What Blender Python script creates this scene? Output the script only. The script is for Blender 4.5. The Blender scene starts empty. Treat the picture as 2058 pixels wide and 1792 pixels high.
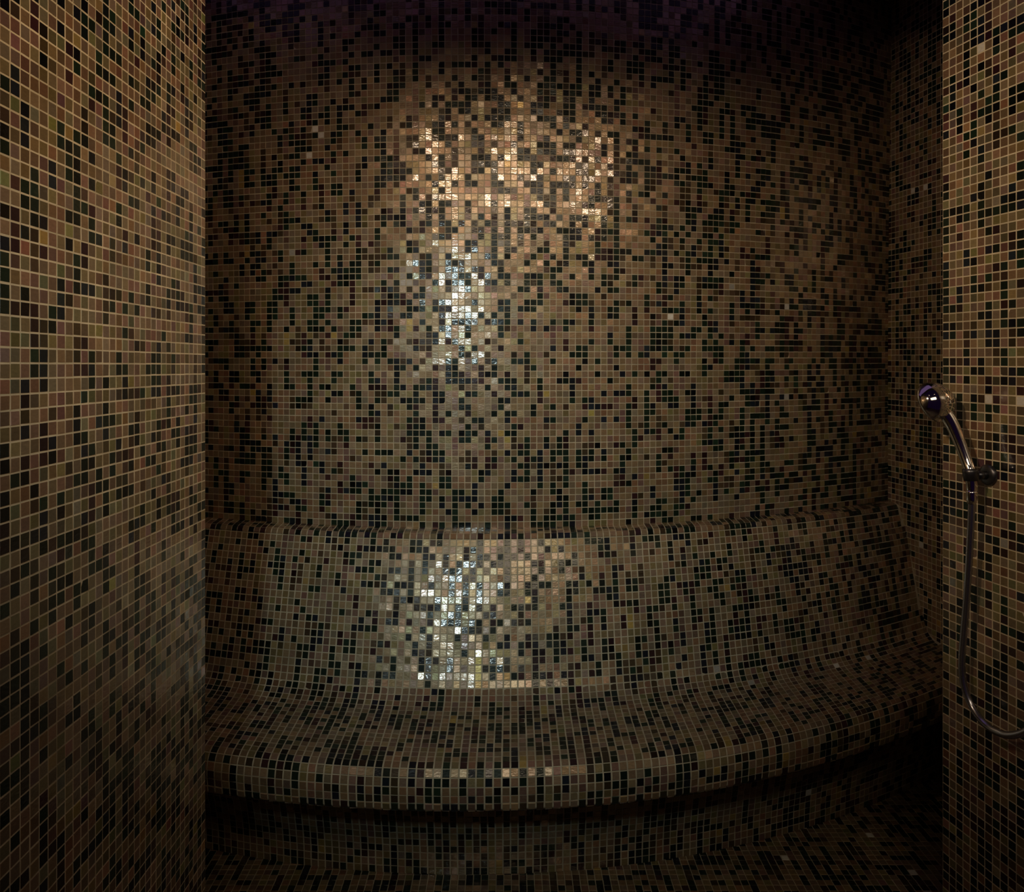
import bpy, bmesh, math, random
import numpy as np
from mathutils import Vector, Matrix

rng = np.random.default_rng(11)
C = bpy.context.scene.collection
EYE = 1.48                      # eye height; x right, y into the room, z up
P = 0.0215                      # mosaic pitch
F = 1550.0                      # focal length in pixels of the 2058 px wide frame
YH = 715.0                      # horizon row


# ------------------------------------------------------------------ materials
def nodes(name):
    m = bpy.data.materials.new(name)
    m.use_nodes = True
    nt = m.node_tree
    return m, nt, nt.nodes['Principled BSDF']


def mat_tile():
    m, nt, b = nodes('glass_mosaic')
    at = nt.nodes.new('ShaderNodeAttribute'); at.attribute_name = 'tile_color'
    ge = nt.nodes.new('ShaderNodeAttribute'); ge.attribute_name = 'tile_sheen'
    tc = nt.nodes.new('ShaderNodeTexCoord')
    # faint streaks inside each glass tessera
    mp = nt.nodes.new('ShaderNodeMapping'); mp.inputs['Scale'].default_value = (1, 1, 2.6)
    nt.links.new(tc.outputs['Object'], mp.inputs['Vector'])
    n1 = nt.nodes.new('ShaderNodeTexNoise'); n1.inputs['Scale'].default_value = 130; n1.inputs['Detail'].default_value = 3
    nt.links.new(mp.outputs[0], n1.inputs['Vector'])
    mr = nt.nodes.new('ShaderNodeMapRange')
    mr.inputs['To Min'].default_value = 0.72; mr.inputs['To Max'].default_value = 1.28
    nt.links.new(n1.outputs['Fac'], mr.inputs['Value'])
    mx = nt.nodes.new('ShaderNodeMix'); mx.data_type = 'RGBA'; mx.blend_type = 'MULTIPLY'; mx.inputs['Factor'].default_value = 1
    nt.links.new(at.outputs['Color'], mx.inputs['A']); nt.links.new(mr.outputs[0], mx.inputs['B'])
    nt.links.new(mx.outputs['Result'], b.inputs['Base Color'])
    mt = nt.nodes.new('ShaderNodeMath'); mt.operation = 'MULTIPLY'; mt.inputs[1].default_value = .75
    nt.links.new(ge.outputs['Fac'], mt.inputs[0]); nt.links.new(mt.outputs[0], b.inputs['Metallic'])
    sp = nt.nodes.new('ShaderNodeMapRange'); sp.inputs['From Max'].default_value = .5
    sp.inputs['To Min'].default_value = .12; sp.inputs['To Max'].default_value = .35
    nt.links.new(ge.outputs['Fac'], sp.inputs['Value']); nt.links.new(sp.outputs[0], b.inputs['Specular IOR Level'])
    b.inputs['Roughness'].default_value = 0.33
    cw = nt.nodes.new('ShaderNodeMapRange'); cw.inputs['From Max'].default_value = .5
    cw.inputs['To Min'].default_value = .5; cw.inputs['To Max'].default_value = .8
    nt.links.new(ge.outputs['Fac'], cw.inputs['Value']); nt.links.new(cw.outputs[0], b.inputs['Coat Weight'])
    b.inputs['Coat Roughness'].default_value = 0.11
    # hand-cast waviness of the glass
    n2 = nt.nodes.new('ShaderNodeTexNoise'); n2.inputs['Scale'].default_value = 75; n2.inputs['Detail'].default_value = 2
    nt.links.new(mp.outputs[0], n2.inputs['Vector'])
    bp = nt.nodes.new('ShaderNodeBump'); bp.inputs['Strength'].default_value = 0.35; bp.inputs['Distance'].default_value = 0.0012
    nt.links.new(n2.outputs['Fac'], bp.inputs['Height'])
    nt.links.new(bp.outputs[0], b.inputs['Normal']); nt.links.new(bp.outputs[0], b.inputs['Coat Normal'])
    return m


def mat_grout(name, k):
    m, nt, b = nodes(name)
    n = nt.nodes.new('ShaderNodeTexNoise'); n.inputs['Scale'].default_value = 9; n.inputs['Detail'].default_value = 6
    r = nt.nodes.new('ShaderNodeValToRGB')
    r.color_ramp.elements[0].position = .3; r.color_ramp.elements[0].color = (.26 * k, .225 * k, .15 * k, 1)
    r.color_ramp.elements[1].position = .7; r.color_ramp.elements[1].color = (.45 * k, .39 * k, .27 * k, 1)
    tc = nt.nodes.new('ShaderNodeTexCoord'); nt.links.new(tc.outputs['Object'], n.inputs['Vector'])
    nt.links.new(n.outputs['Fac'], r.inputs[0]); nt.links.new(r.outputs[0], b.inputs['Base Color'])
    b.inputs['Roughness'].default_value = .85
    return m


def mat_plain(name, col, rough, metal=0.0, noise=0.0, scale=40):
    m, nt, b = nodes(name)
    b.inputs['Base Color'].default_value = (*col, 1)
    b.inputs['Roughness'].default_value = rough
    b.inputs['Metallic'].default_value = metal
    if noise:
        n = nt.nodes.new('ShaderNodeTexNoise'); n.inputs['Scale'].default_value = scale
        tc = nt.nodes.new('ShaderNodeTexCoord'); nt.links.new(tc.outputs['Object'], n.inputs['Vector'])
        bp = nt.nodes.new('ShaderNodeBump'); bp.inputs['Strength'].default_value = noise; bp.inputs['Distance'].default_value = .002
        nt.links.new(n.outputs['Fac'], bp.inputs['Height']); nt.links.new(bp.outputs[0], b.inputs['Normal'])
    return m


def mat_edge():
    m, nt, b = nodes('glass_mosaic_edge')
    at = nt.nodes.new('ShaderNodeAttribute'); at.attribute_name = 'tile_color'
    nt.links.new(at.outputs['Color'], b.inputs['Base Color'])
    b.inputs['Roughness'].default_value = .5
    b.inputs['Specular IOR Level'].default_value = .25
    return m


TILE = mat_tile()
EDGE = mat_edge()
GROUT = mat_grout('grout', 1.0)
GROUT_PALE = mat_grout('pale_grout', 1.55)
CHROME = mat_plain('chrome', (.80, .78, .76), .07, 1.0)
HOSEM = mat_plain('hose_metal', (.42, .42, .47), .20, .95)
DARKM = mat_plain('dark_chrome', (.10, .10, .11), .32, .9)
RUBBER = mat_plain('spray_plate_rubber', (.03, .03, .035), .5)
PLASTER = mat_plain('dark_plaster', (.03, .026, .03), .8, 0, .3)

# ------------------------------------------------------------------ mosaic builder
# colour families of the glass tesserae: (albedo, spread, weight, sheen)
FAM = [
    ((.245, .168, .094), .14, 30, .55),   # tan
    ((.215, .155, .100), .14, 13, .50),   # grey brown
    ((.225, .130, .072), .16,  8, .50),   # copper
    ((.190, .150, .066), .16,  7, .45),   # olive
    ((.150, .088, .066), .18,  4, .35),   # dusty rose
    ((.040, .026, .014), .30,  7, .05),   # dark brown
    ((.024, .010, .010), .30,  6, .0),    # dark maroon
    ((.006, .012, .007), .40, 22, .0),    # black green
    ((.006, .008, .011), .40, 10, .0),    # black blue
    ((.330, .230, .070), .15, .4, .5),    # gold
]
FW = np.array([f[2] for f in FAM]); FW = FW / FW.sum()
FC = np.array([f[0] for f in FAM]); FS = np.array([f[1] for f in FAM]); FM = np.array([f[3] for f in FAM])
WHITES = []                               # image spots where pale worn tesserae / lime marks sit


def family_grid(nu, nv):
    f = rng.choice(len(FAM), size=(nu, nv), p=FW)
    # laid by hand from mixed trays: short vertical runs of one colour
    for j in range(1, nv):
        k = rng.random(nu) < .26
        f[k, j] = f[k, j - 1]
    for i in range(1, nu):
        k = rng.random(nv) < .02
        f[i, k] = f[i - 1, k]
    return f


def mosaic(name, surf, us, vs, keep=None, back=None, parent=None, tilt=.028, hu=None, hv=None, rise=.0010, vary=1.0, bed=None):
    """surf(u, v) -> points (n,3) for arrays; tesserae centred on the us x vs grid (surface parameters),
    hu / hv = half tile in parameter units; back = (verts, quads) of the grout bed."""
    nu, nv = len(us), len(vs)
    fam = family_grid(nu, nv).ravel()
    uu, vv = [a.ravel() for a in np.meshgrid(us, vs, indexing='ij')]
    hu = P / 2 if hu is None else hu
    hv = P / 2 if hv is None else hv
    c = surf(uu, vv)
    du = (surf(uu + hu, vv) - surf(uu - hu, vv)) / 2
    dv = (surf(uu, vv + hv) - surf(uu, vv - hv)) / 2
    if keep is not None:
        k = keep(c)
        c, du, dv, fam = c[k], du[k], dv[k], fam[k]
    n = np.cross(du, dv); n /= np.linalg.norm(n, axis=1)[:, None]
    lu = np.linalg.norm(du, axis=1)[:, None]; lv = np.linalg.norm(dv, axis=1)[:, None]
    eu, ev = du / lu, dv / lv
    N = len(c)
    jit = rng.normal(0, .00016, (N, 2))
    c = c + eu * jit[:, :1] + ev * jit[:, 1:]
    ta, tb = rng.normal(0, 1, (2, N)) * tilt * np.array([[1.30], [.90]])
    hb = .00085                          # half joint width
    verts = np.empty((N, 8, 3))
    for i, (a, b) in enumerate(((-1, -1), (1, -1), (1, 1), (-1, 1))):
        verts[:, i] = c + eu * (a * (lu - hb)) + ev * (b * (lv - hb)) - n * .0016
        A, B = a * (lu - hb - .0007), b * (lv - hb - .0007)
        verts[:, 4 + i] = c + eu * A + ev * B + n * (rise + A * ta[:, None] + B * tb[:, None])
    base = (np.arange(N) * 8)[:, None, None]
    q = np.array([[4, 5, 6, 7], [0, 1, 5, 4], [1, 2, 6, 5], [2, 3, 7, 6], [3, 0, 4, 7]])[None]
    quads = (base + q).reshape(-1, 4)
    verts = verts.reshape(-1, 3)
    col = FC[fam] * (1 + rng.normal(0, vary, (N, 1)) * FS[fam][:, None]) * (1 + rng.normal(0, .05 * vary ** 2, (N, 3)))
    sheen = FM[fam].copy()
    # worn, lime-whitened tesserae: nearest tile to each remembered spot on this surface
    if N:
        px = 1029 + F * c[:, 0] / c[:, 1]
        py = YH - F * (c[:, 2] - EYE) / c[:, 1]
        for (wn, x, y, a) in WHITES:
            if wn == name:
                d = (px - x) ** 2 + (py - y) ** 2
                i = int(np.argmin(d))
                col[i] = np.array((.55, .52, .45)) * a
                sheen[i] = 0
    col = np.clip(col, .002, .9)
    bv, bq = back if back is not None else (np.zeros((0, 3)), np.zeros((0, 4), int))
    nb = len(bv)
    allv = np.vstack([bv, verts]); allq = np.vstack([np.asarray(bq, int).reshape(-1, 4), quads + nb])
    me = bpy.data.meshes.new(name)
    me.vertices.add(len(allv)); me.vertices.foreach_set('co', allv.astype(np.float32).ravel())
    nf = len(allq)
    me.loops.add(nf * 4); me.loops.foreach_set('vertex_index', allq.astype(np.int32).ravel())
    me.polygons.add(nf)
    me.polygons.foreach_set('loop_start', np.arange(0, nf * 4, 4, dtype=np.int32))
    me.polygons.foreach_set('loop_total', np.full(nf, 4, np.int32))
    mi = np.full(nf, 2, np.int32); mi[len(bq)::5] = 1; mi[:len(bq)] = 0   # 0 bed, 1 face, 2 edge
    me.polygons.foreach_set('material_index', mi)
    me.update(calc_edges=True)
    me.polygons.foreach_set('use_smooth', np.zeros(nf, bool))
    a = me.attributes.new('tile_color', 'FLOAT_COLOR', 'FACE')
    fc = np.zeros((nf, 4), np.float32); fc[:, 3] = 1
    fc[len(bq):, :3] = np.repeat(col, 5, axis=0)
    a.data.foreach_set('color', fc.ravel())
    s = me.attributes.new('tile_sheen', 'FLOAT', 'FACE')
    fs = np.zeros(nf, np.float32); fs[len(bq):] = np.repeat(sheen, 5)
    s.data.foreach_set('value', fs)
    me.materials.append(bed or GROUT); me.materials.append(TILE); me.materials.append(EDGE)
    o = bpy.data.objects.new(name, me); C.objects.link(o)
    if parent is not None:
        o.parent = parent
    return o


def grid_back(pts):
    """pts (a, b, 3) -> verts, quads"""
    a, b = pts.shape[:2]
    i = np.arange(a * b).reshape(a, b)
    q = np.stack([i[:-1, :-1], i[1:, :-1], i[1:, 1:], i[:-1, 1:]], -1).reshape(-1, 4)
    return pts.reshape(-1, 3), q


def structure(o, label, cat):
    o['kind'] = 'structure'; o['label'] = label; o['category'] = cat
    return o


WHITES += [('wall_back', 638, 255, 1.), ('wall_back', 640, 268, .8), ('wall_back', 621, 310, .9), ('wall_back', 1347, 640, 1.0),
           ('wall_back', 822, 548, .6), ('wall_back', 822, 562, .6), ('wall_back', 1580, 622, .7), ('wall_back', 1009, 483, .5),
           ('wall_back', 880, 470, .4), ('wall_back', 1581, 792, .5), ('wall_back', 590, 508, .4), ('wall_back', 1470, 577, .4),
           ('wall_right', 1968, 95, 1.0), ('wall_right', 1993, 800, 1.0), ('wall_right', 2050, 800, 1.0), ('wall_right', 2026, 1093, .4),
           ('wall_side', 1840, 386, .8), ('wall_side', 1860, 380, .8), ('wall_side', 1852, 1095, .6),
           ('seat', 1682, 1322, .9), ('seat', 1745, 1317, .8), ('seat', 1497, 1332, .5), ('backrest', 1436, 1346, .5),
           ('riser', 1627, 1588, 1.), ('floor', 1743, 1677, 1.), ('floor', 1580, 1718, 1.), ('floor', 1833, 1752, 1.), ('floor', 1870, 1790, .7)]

# ------------------------------------------------------------------ curved back wall and bench
X0 = -.13
XL = -1.70                                # left end of the room
CX = 1.47                                 # right rear corner


def bow(x, k=0.0):
    d = x - X0
    return .19 * d * d + 2 * k * (np.sqrt((d - .5) ** 2 + .04) + d - .5) / 2


def arc_columns(x0, x1):
    """column centres at equal steps along the bowed wall"""
    xs = np.linspace(x0, x1, 4000)
    y = bow(xs)
    s = np.concatenate([[0], np.cumsum(np.hypot(np.diff(xs), np.diff(y)))])
    k = np.arange(P / 2, s[-1], P)
    return np.interp(k, s, xs)


COLS = arc_columns(XL, CX + .40)
CH = np.gradient(COLS).mean() / 2
YW = 2.53
CY = YW + bow(CX)


def side_x(y):
    return CX + .20 * (CY - y)


def wall_surf(u, v):
    # upper wall leans a little into the room with height
    return np.stack([u, YW + bow(u) - .010 * np.clip(v - 1.2, 0, None) ** 2, v], -1)


WB, WT = EYE - .566, EYE + 1.45
vs = np.arange(WB + P / 2, WT, P)
xb = np.linspace(XL, CX + .02, 60); zb = np.linspace(WB, WT, 24)
gx, gz = np.meshgrid(xb, zb, indexing='ij')
bk = wall_surf(gx.ravel(), gz.ravel()).reshape(60, 24, 3)
structure(mosaic('wall_back', wall_surf, COLS[COLS < CX - .003], vs, back=grid_back(bk)),
          'gently bowed back wall of brown and black glass mosaic above the bench', 'wall')


def chaikin(p, n=3):
    p = np.array(p, float)
    for _ in range(n):
        q = [p[0]]
        for a, b in zip(p[:-1], p[1:]):
            q += [a * .75 + b * .25, a * .25 + b * .75]
        q.append(p[-1]); p = np.array(q)
    return p


def profile(pts):
    """polyline (depth, drop below eye, end-recede factor) -> callable on arc length + length"""
    p = chaikin(pts)
    s = np.concatenate([[0], np.cumsum(np.hypot(*np.diff(p[:, :2], axis=0).T))])
    return (lambda v: (np.interp(v, s, p[:, 0]), EYE - np.interp(v, s, p[:, 1]), np.interp(v, s, p[:, 2]))), s[-1]


def bench_part(name, pts, parent):
    fn, L = profile(pts)

    def surf(u, v):
        y, z, k = fn(v)
        return np.stack([u, y + bow(u, k), z], -1)
    n = max(1, round(L / P)); step = L / n
    v = (np.arange(n) + .5) * step
    vb = np.linspace(0, L, 4 * n + 1)
    # right end stops on the side wall
    xr = np.full(len(vb), CX)
    y, z, k = fn(vb)
    for _ in range(30):
        xr = .5 * xr + .5 * side_x(y + bow(xr, k))
    T = np.linspace(0, 1, 70)[:, None]
    ux = XL + T * (xr - XL)[None]
    bk = np.stack([ux, y[None] + bow(ux, k[None]), np.broadcast_to(z[None], ux.shape)], -1)
    return mosaic(name, lambda u, v: surf(u, -v), COLS, -v[::-1] if False else -v,
                  keep=lambda c: c[:, 0] < side_x(c[:, 1]) - .008,
                  back=grid_back(bk[:, ::-1]), parent=parent, hu=CH, hv=step / 2)


bench = bpy.data.objects.new('bench', None); C.objects.link(bench)
bench.location = (0, 0, 0)
bench['label'] = 'long built-in mosaic bench with sloped backrest and rounded front edge along the back wall'
bench['category'] = 'bench'
bench_part('backrest', [(2.532, .564, .0), (2.50, .566, .0), (2.462, .568, .0), (2.452, .585, .0), (2.40, .71, .0), (2.32, .93, .005),
                        (2.29, .995, .005), (2.255, 1.012, .008)], bench)
bench_part('seat', [(2.255, 1.012, .008), (2.22, 1.022, .01), (2.10, 1.026, .015), (1.985, 1.030, .03), (1.935, 1.036, .035), (1.918, 1.075, .035),
                    (1.925, 1.118, .035)], bench)
bench_part('riser', [(1.925, 1.118, .035), (1.93, 1.145, .035), (2.02, 1.175, .03), (2.12, 1.21, .02), (2.165, 1.30, .012), (2.195, 1.40, .008), (2.20, 1.48, .008)], bench)


# ------------------------------------------------------------------ side walls of the room
def plane_wall(name, p0, p1, z0, z1, slope=0.0, start=False, tilt=.028, rise=.0010, vary=1.0, bed=None):
    p0, p1 = np.array(p0, float), np.array(p1, float)
    L = np.linalg.norm(p1 - p0); d = (p1 - p0) / L

    def surf(u, v):
        xy = p0[None] + u[:, None] * d[None]
        return np.column_stack([xy, v + slope * (u - L)])
    us = np.arange(P / 2, L, P)
    if not start:                         # whole tesserae at the p1 end, cut ones at the p0 end
        us = us + (L - us[-1] - P / 2)
    vs = np.arange(z0 + P / 2, z1, P)
    bv = np.array([(*p0, z0), (*p1, z0), (*p1, z1), (*p0, z1)])
    return mosaic(name, surf, us, vs, back=(bv, np.array([[0, 1, 2, 3]])), tilt=tilt, rise=rise, vary=vary, bed=bed)


ZT = EYE + 1.45
structure(plane_wall('wall_side', (CX, CY), (side_x(1.95), 1.95), 0, ZT, start=True),
          'mosaic side wall of the steam room at the right end of the bench', 'wall')
structure(plane_wall('wall_side_left', (XL, 1.74), (XL, YW + float(bow(np.array(XL)))), 0, ZT),
          'mosaic side wall of the steam room at the left end of the bench', 'wall')

# ------------------------------------------------------------------ entrance walls
LX, LY = -.682, 1.715                     # corner of the left entrance wall
RX, RY = 1.069, 1.915                     # corner of the right entrance wall
RS = .2155


def right_x(y):
    return RX + RS * (RY - y)


SOF = EYE + 1.02


def box_bm(pts2d, z0, z1):
    bm = bmesh.new()
    lo = [bm.verts.new((x, y, z0)) for x, y in pts2d]
    hi = [bm.verts.new((x, y, z1)) for x, y in pts2d]
    n = len(pts2d)
    bm.faces.new(lo[::-1]); bm.faces.new(hi)
    for i in range(n):
        bm.faces.new((lo[i], lo[(i + 1) % n], hi[(i + 1) % n], hi[i]))
    return bm


def link(name, bm, mat, parent=None, smooth=False):
    me = bpy.data.meshes.new(name); bm.to_mesh(me); bm.free()
    if smooth:
        for p in me.polygons:
            p.use_smooth = True
    me.materials.append(mat)
    o = bpy.data.objects.new(name, me); C.objects.link(o)
    if parent is not None:
        o.parent = parent
    return o


def add_box_to(o, pts2d, z0, z1):
    """solid masonry behind a mosaic face, kept in the same mesh"""
    bm = bmesh.new(); bm.from_mesh(o.data)
    b2 = box_bm(pts2d, z0, z1)
    tmp = bpy.data.meshes.new('tmp'); b2.to_mesh(tmp); b2.free()
    bm.from_mesh(tmp); bpy.data.meshes.remove(tmp)
    bm.to_mesh(o.data); bm.free()


wl = plane_wall('wall_left', (LX, .25), (LX, LY - .001), .0, ZT, slope=-.0125, tilt=.012, rise=.0005, vary=1.5, bed=GROUT_PALE)
add_box_to(wl, [(LX - .002, .25), (LX - .002, LY), (XL - .02, LY), (XL - .02, .25)], 0, ZT)
structure(wl, 'mosaic entrance wall on the left of the doorway', 'wall')
wr = plane_wall('wall_right', (RX, RY - .001), (right_x(.75), .75), .0, ZT, slope=.006, start=True, tilt=.014, rise=.0005, vary=1.5, bed=GROUT_PALE)
add_box_to(wr, [(RX + .002, RY), (right_x(.75) + .002, .75), (1.95, .75), (1.95, RY)], 0, ZT)
structure(wr, 'mosaic entrance wall on the right carrying the hand shower', 'wall')

# floor
fx = np.arange(XL + P / 2, 1.75, P); fy = np.arange(1.20, 2.95, P)


def floor_surf(u, v):
    return np.stack([u, v, np.zeros_like(u)], -1)


def floor_keep(c):
    x, y = c[:, 0], c[:, 1]
    return ((x > LX + .01) | (y > LY + .012)) & ((x < right_x(y) - .01) | (y > RY + .012)) & (x < side_x(y) - .01) & (y < 2.20 + bow(x, .008) + .010)


fl = mosaic('floor', floor_surf, fx, fy, keep=floor_keep,
            back=(np.array([(XL, -.6, -.0006), (2.0, -.6, -.0006), (2.0, 3.2, -.0006), (XL, 3.2, -.0006)]), np.array([[0, 1, 2, 3]])))
structure(fl, 'dark mosaic floor in front of the bench', 'floor')

# ceilings: room ceiling and lower lintel over the entrance
ce = link('ceiling', box_bm([(XL - .02, 1.6), (1.95, 1.6), (1.95, 3.5), (XL - .02, 3.5)], ZT, ZT + .1), PLASTER)
structure(ce, 'dark ceiling of the steam room', 'ceiling')
li = link('wall_lintel', box_bm([(LX, 1.58), (right_x(1.58), 1.58), (right_x(1.75), 1.75), (LX, LY)], SOF, ZT), PLASTER)
structure(li, 'dark lintel over the entrance to the steam room', 'wall')


# ------------------------------------------------------------------ hand shower
def pix(px, py, off):
    """point off metres in front of the right entrance wall, on the sight line of a pixel"""
    t = (px - 1029) / F
    y = (RX + RS * RY - off) / (t + RS)
    return Vector((t * y, y, EYE - (py - YH) / F * y))


def smooth_path(pts, sub=8):
    out = []
    n = len(pts)
    for i in range(n - 1):
        p0, p1, p2, p3 = pts[max(i - 1, 0)], pts[i], pts[i + 1], pts[min(i + 2, n - 1)]
        for k in range(sub):
            t = k / sub
            out.append(tuple(.5 * ((2 * b) + (c - a) * t + (2 * a - 5 * b + 4 * c - d) * t * t + (3 * b - a - 3 * c + d) * t ** 3)
                             for a, b, c, d in zip(p0, p1, p2, p3)))
    out.append(tuple(pts[-1]))
    return out


def tube_bm(path, seg=18, cap=True):
    """path: list of (x, y, z, r)"""
    bm = bmesh.new()
    rings = []
    pv = [Vector(p[:3]) for p in path]
    t0 = (pv[1] - pv[0]).normalized()
    up = t0.orthogonal().normalized()
    for i, p in enumerate(pv):
        t = (pv[min(i + 1, len(pv) - 1)] - pv[max(i - 1, 0)]).normalized()
        up = (up - t * up.dot(t)).normalized()
        s = t.cross(up)
        r = path[i][3]
        rings.append([bm.verts.new(p + (up * math.cos(a) + s * math.sin(a)) * r) for a in [2 * math.pi * k / seg for k in range(seg)]])
    for a, b in zip(rings[:-1], rings[1:]):
        for k in range(seg):
            bm.faces.new((a[k], a[(k + 1) % seg], b[(k + 1) % seg], b[k]))
    if cap:
        bm.faces.new(rings[0][::-1]); bm.faces.new(rings[-1])
    bmesh.ops.recalc_face_normals(bm, faces=bm.faces)
    return bm


def lathe_bm(center, axis, prof, seg=48):
    """prof: list of (radius, distance along axis)"""
    bm = bmesh.new()
    axis = Vector(axis).normalized(); a = axis.orthogonal().normalized(); b = axis.cross(a)
    rings = []
    for r, h in prof:
        c = Vector(center) + axis * h
        if r < 1e-6:
            rings.append([bm.verts.new(c)])
        else:
            rings.append([bm.verts.new(c + (a * math.cos(t) + b * math.sin(t)) * r) for t in [2 * math.pi * k / seg for k in range(seg)]])
    for p, q in zip(rings[:-1], rings[1:]):
        for k in range(seg):
            if len(p) == 1 and len(q) == 1:
                continue
            if len(p) == 1:
                bm.faces.new((p[0], q[(k + 1) % seg], q[k]))
            elif len(q) == 1:
                bm.faces.new((p[k], p[(k + 1) % seg], q[0]))
            else:
                bm.faces.new((p[k], p[(k + 1) % seg], q[(k + 1) % seg], q[k]))
    bmesh.ops.recalc_face_normals(bm, faces=bm.faces)
    return bm


hold = pix(1951, 952, .052)
headc = pix(1874, 809, .085)
fn = Vector((-.45, .80, -.40)).normalized()       # spray direction: into the room, away and down

sh = bpy.data.objects.new('hand_shower', None); C.objects.link(sh)
sh['label'] = 'chrome hand shower with round head and hanging hose on the right entrance wall'
sh['category'] = 'shower'
R = .049
head = link('shower_head', lathe_bm(headc, -fn, [(R - .004, -.004), (R, -.001), (R + .0008, .004), (R - .0008, .009), (R * .945, .017), (R * .84, .026),
                                                (R * .66, .035), (R * .45, .042), (R * .22, .0455), (0, .0465)]), CHROME, sh, True)
plate = link('spray_plate', lathe_bm(headc, fn, [(R - .0045, .0036), (R - .006, .0062), (R * .5, .0070), (0, .0072)]), RUBBER, head, True)
nz = bmesh.new()
fa = fn.orthogonal().normalized(); fb = fn.cross(fa)
for ring, cnt in ((.011, 6), (.022, 12), (.034, 18)):
    for k in range(cnt):
        t = 2 * math.pi * k / cnt
        o = Vector(headc) + fn * .0078 + (fa * math.cos(t) + fb * math.sin(t)) * ring
        bmesh.ops.create_cone(nz, cap_ends=True, segments=8, radius1=.0016, radius2=.0010, depth=.003,
                              matrix=Matrix.Translation(o) @ fn.to_track_quat('Z', 'Y').to_matrix().to_4x4())
link('nozzles', nz, RUBBER, head)
# handle: leaves the back of the head and sweeps down into the bracket
h0 = headc - fn * .020
hp = [tuple(h0 + Vector((.0, 0, .012))) + (.013,)]
for (px, py, off, r) in ((1895, 822, .074, .0175), (1912, 850, .064, .0150), (1929, 890, .056, .0128), (1943, 928, .052, .0122), (1951, 952, .052, .0125), (1953, 975, .052, .0120), (1953, 988, .052, .0105)):
    hp.append(tuple(pix(px, py, off)) + (r,))
handle = link('handle', tube_bm(smooth_path(hp, 6), 24), CHROME, sh, True)
nut = [tuple(pix(1953, y, .052)) + (r,) for y, r in ((985, .0112), (990, .0118), (1004, .0112), (1012, .0090))]
link('hose_nut', tube_bm(nut, 20), CHROME, sh, True)
hs = [(1953, 1005, .052), (1952, 1040, .052), (1948, 1120, .050), (1943, 1200, .048), (1937, 1270, .046), (1933, 1330, .044), (1937, 1375, .042),
      (1951, 1415, .040), (1974, 1449, .040), (2002, 1470, .040), (2035, 1477, .042), (2075, 1462, .044), (2120, 1415, .044), (2160, 1340, .040), (2178, 1270, .032), (2185, 1225, .022)]
hpath = smooth_path([tuple(pix(*p)) + (.0076,) for p in hs], 14)
hpath = [(x, y, z, r * (1.0 + (.05 if i % 2 else -.05))) for i, (x, y, z, r) in enumerate(smooth_path(hpath, 2))]
link('hose', tube_bm(hpath, 14), HOSEM, sh, True)

br = bpy.data.objects.new('shower_bracket', None); C.objects.link(br)
br['label'] = 'small dark chrome bracket on the right entrance wall gripping the shower handle'
br['category'] = 'bracket'
wn = Vector((-1, -RS, 0)).normalized()
wp = pix(1951, 958, 0)
foot = hold - wn * .052
foot = Vector((right_x(foot.y), foot.y, hold.z - .004))
link('rosette', lathe_bm(foot, wn, [(.024, .0005), (.024, .006), (.021, .010), (.012, .0115), (0, .0115)], 32), DARKM, br, True)
link('arm', tube_bm([tuple(foot + wn * .008) + (.010,), tuple(foot + wn * .036) + (.0095,)], 18), DARKM, br, True)
ax = (pix(1951, 952, .052) - pix(1953, 975, .052)).normalized()
cup = bmesh.new()
cup.free()
cup = lathe_bm(hold, ax, [(.0135, .012), (.0165, .012), (.0172, .004), (.0158, -.016), (.0128, -.016), (.0132, .0), (.0135, .012)], 32)
link('holder_cup', cup, DARKM, br, True)

# ------------------------------------------------------------------ lights
def spot(name, loc, target, power, col, size, blend, radius):
    l = bpy.data.lights.new(name, 'SPOT'); l.energy = power; l.color = col
    l.spot_size = size; l.spot_blend = blend; l.shadow_soft_size = radius
    o = bpy.data.objects.new(name, l); C.objects.link(o)
    o.location = loc
    o.rotation_euler = (Vector(target) - Vector(loc)).to_track_quat('-Z', 'Y').to_euler()
    return o


def area(name, loc, target, power, col, sx, sy, spread):
    l = bpy.data.lights.new(name, 'AREA'); l.energy = power; l.color = col
    l.shape = 'RECTANGLE'; l.spread = math.radians(spread); l.size = sx; l.size_y = sy
    o = bpy.data.objects.new(name, l); C.objects.link(o)
    o.location = loc
    o.rotation_euler = (Vector(target) - Vector(loc)).to_track_quat('-Z', 'Y').to_euler()
    return o


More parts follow.
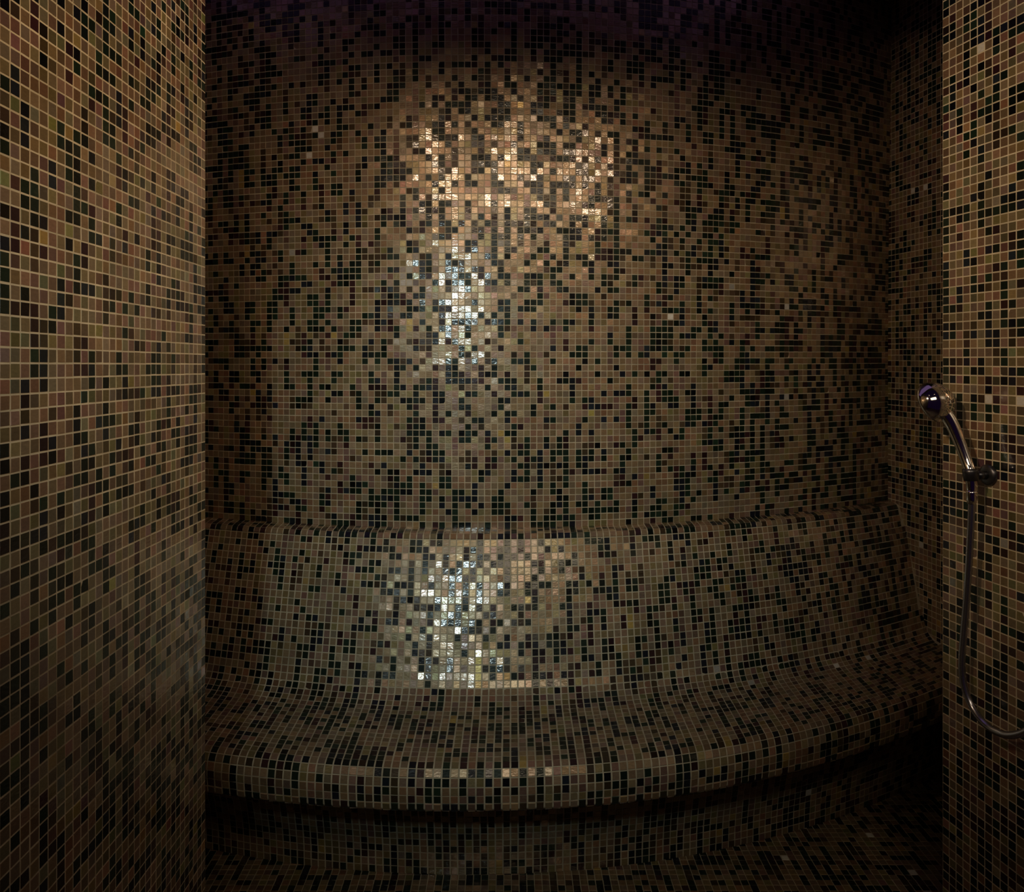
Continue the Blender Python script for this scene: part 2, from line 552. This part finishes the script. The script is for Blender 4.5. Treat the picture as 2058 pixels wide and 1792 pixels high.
WARM = (1.0, .72, .48)
# three warm downlights in the entrance ceiling, turned to the back wall
for x, pw in ((-.52, 13), (.15, 14), (.90, 13)):
    spot('downlight', (x, 1.00, EYE + .92), (x * .6, 2.55, EYE + .18), pw, WARM, math.radians(61), 1.0, .035)
# added fill spots either side of the passage, each brightening the opposite entrance wall
spot('wall_fill', (.92, .60, EYE + .84), (-.70, 1.6, EYE + .46), 47, (1.0, .69, .41), math.radians(62), 1.0, .05)
spot('wall_fill', (-.50, .60, EYE + .84), (1.09, 1.75, EYE + .30), 46, (1.0, .72, .46), math.radians(60), 1.0, .05)
# unseen fill spot, added to brighten the bench
spot('bench_fill', (.20, .90, EYE + 1.1), (-.05, 2.2, EYE - .75), 5, (1.0, .78, .50), math.radians(70), 1.0, .05)
# lamps behind the viewer: a broad warm one and a small cool one
area('passage_lamp', (.35, -.30, EYE + 1.06), (.0, 2.3, EYE - .55), 1.8, (1.0, .80, .55), 1.2, .50, 84)
# faint violet fill added under the room ceiling to tint the shadows
area('violet_fill', (-.1, 2.3, ZT - .03), (-.1, 2.3, 0), .65, (.72, .42, 1.0), 2.6, .9, 170)
spot('cool_lamp', (-.42, -.05, EYE + .36), (-.06, 2.5, EYE - .40), 46, (.76, .98, 1.0), math.radians(54), 1.0, .05)

w = bpy.data.worlds.new('dim'); bpy.context.scene.world = w; w.use_nodes = True
bg = w.node_tree.nodes['Background']
bg.inputs[0].default_value = (.50, .16, 1.0, 1); bg.inputs[1].default_value = .006

# ------------------------------------------------------------------ camera
cam = bpy.data.cameras.new('camera')
cam.sensor_width = 36; cam.lens = F / 2058 * 36
cam.shift_y = -(896 - YH) / 2058
cam.clip_start = .02
co = bpy.data.objects.new('camera', cam); C.objects.link(co)
co.location = (0, 0, EYE); co.rotation_euler = (math.pi / 2, 0, 0)
bpy.context.scene.camera = co
vs_ = bpy.context.scene.view_settings
vs_.view_transform = 'Standard'; vs_.look = 'None'; vs_.gamma = 1; vs_.use_curve_mapping = False
vs_.exposure = .42
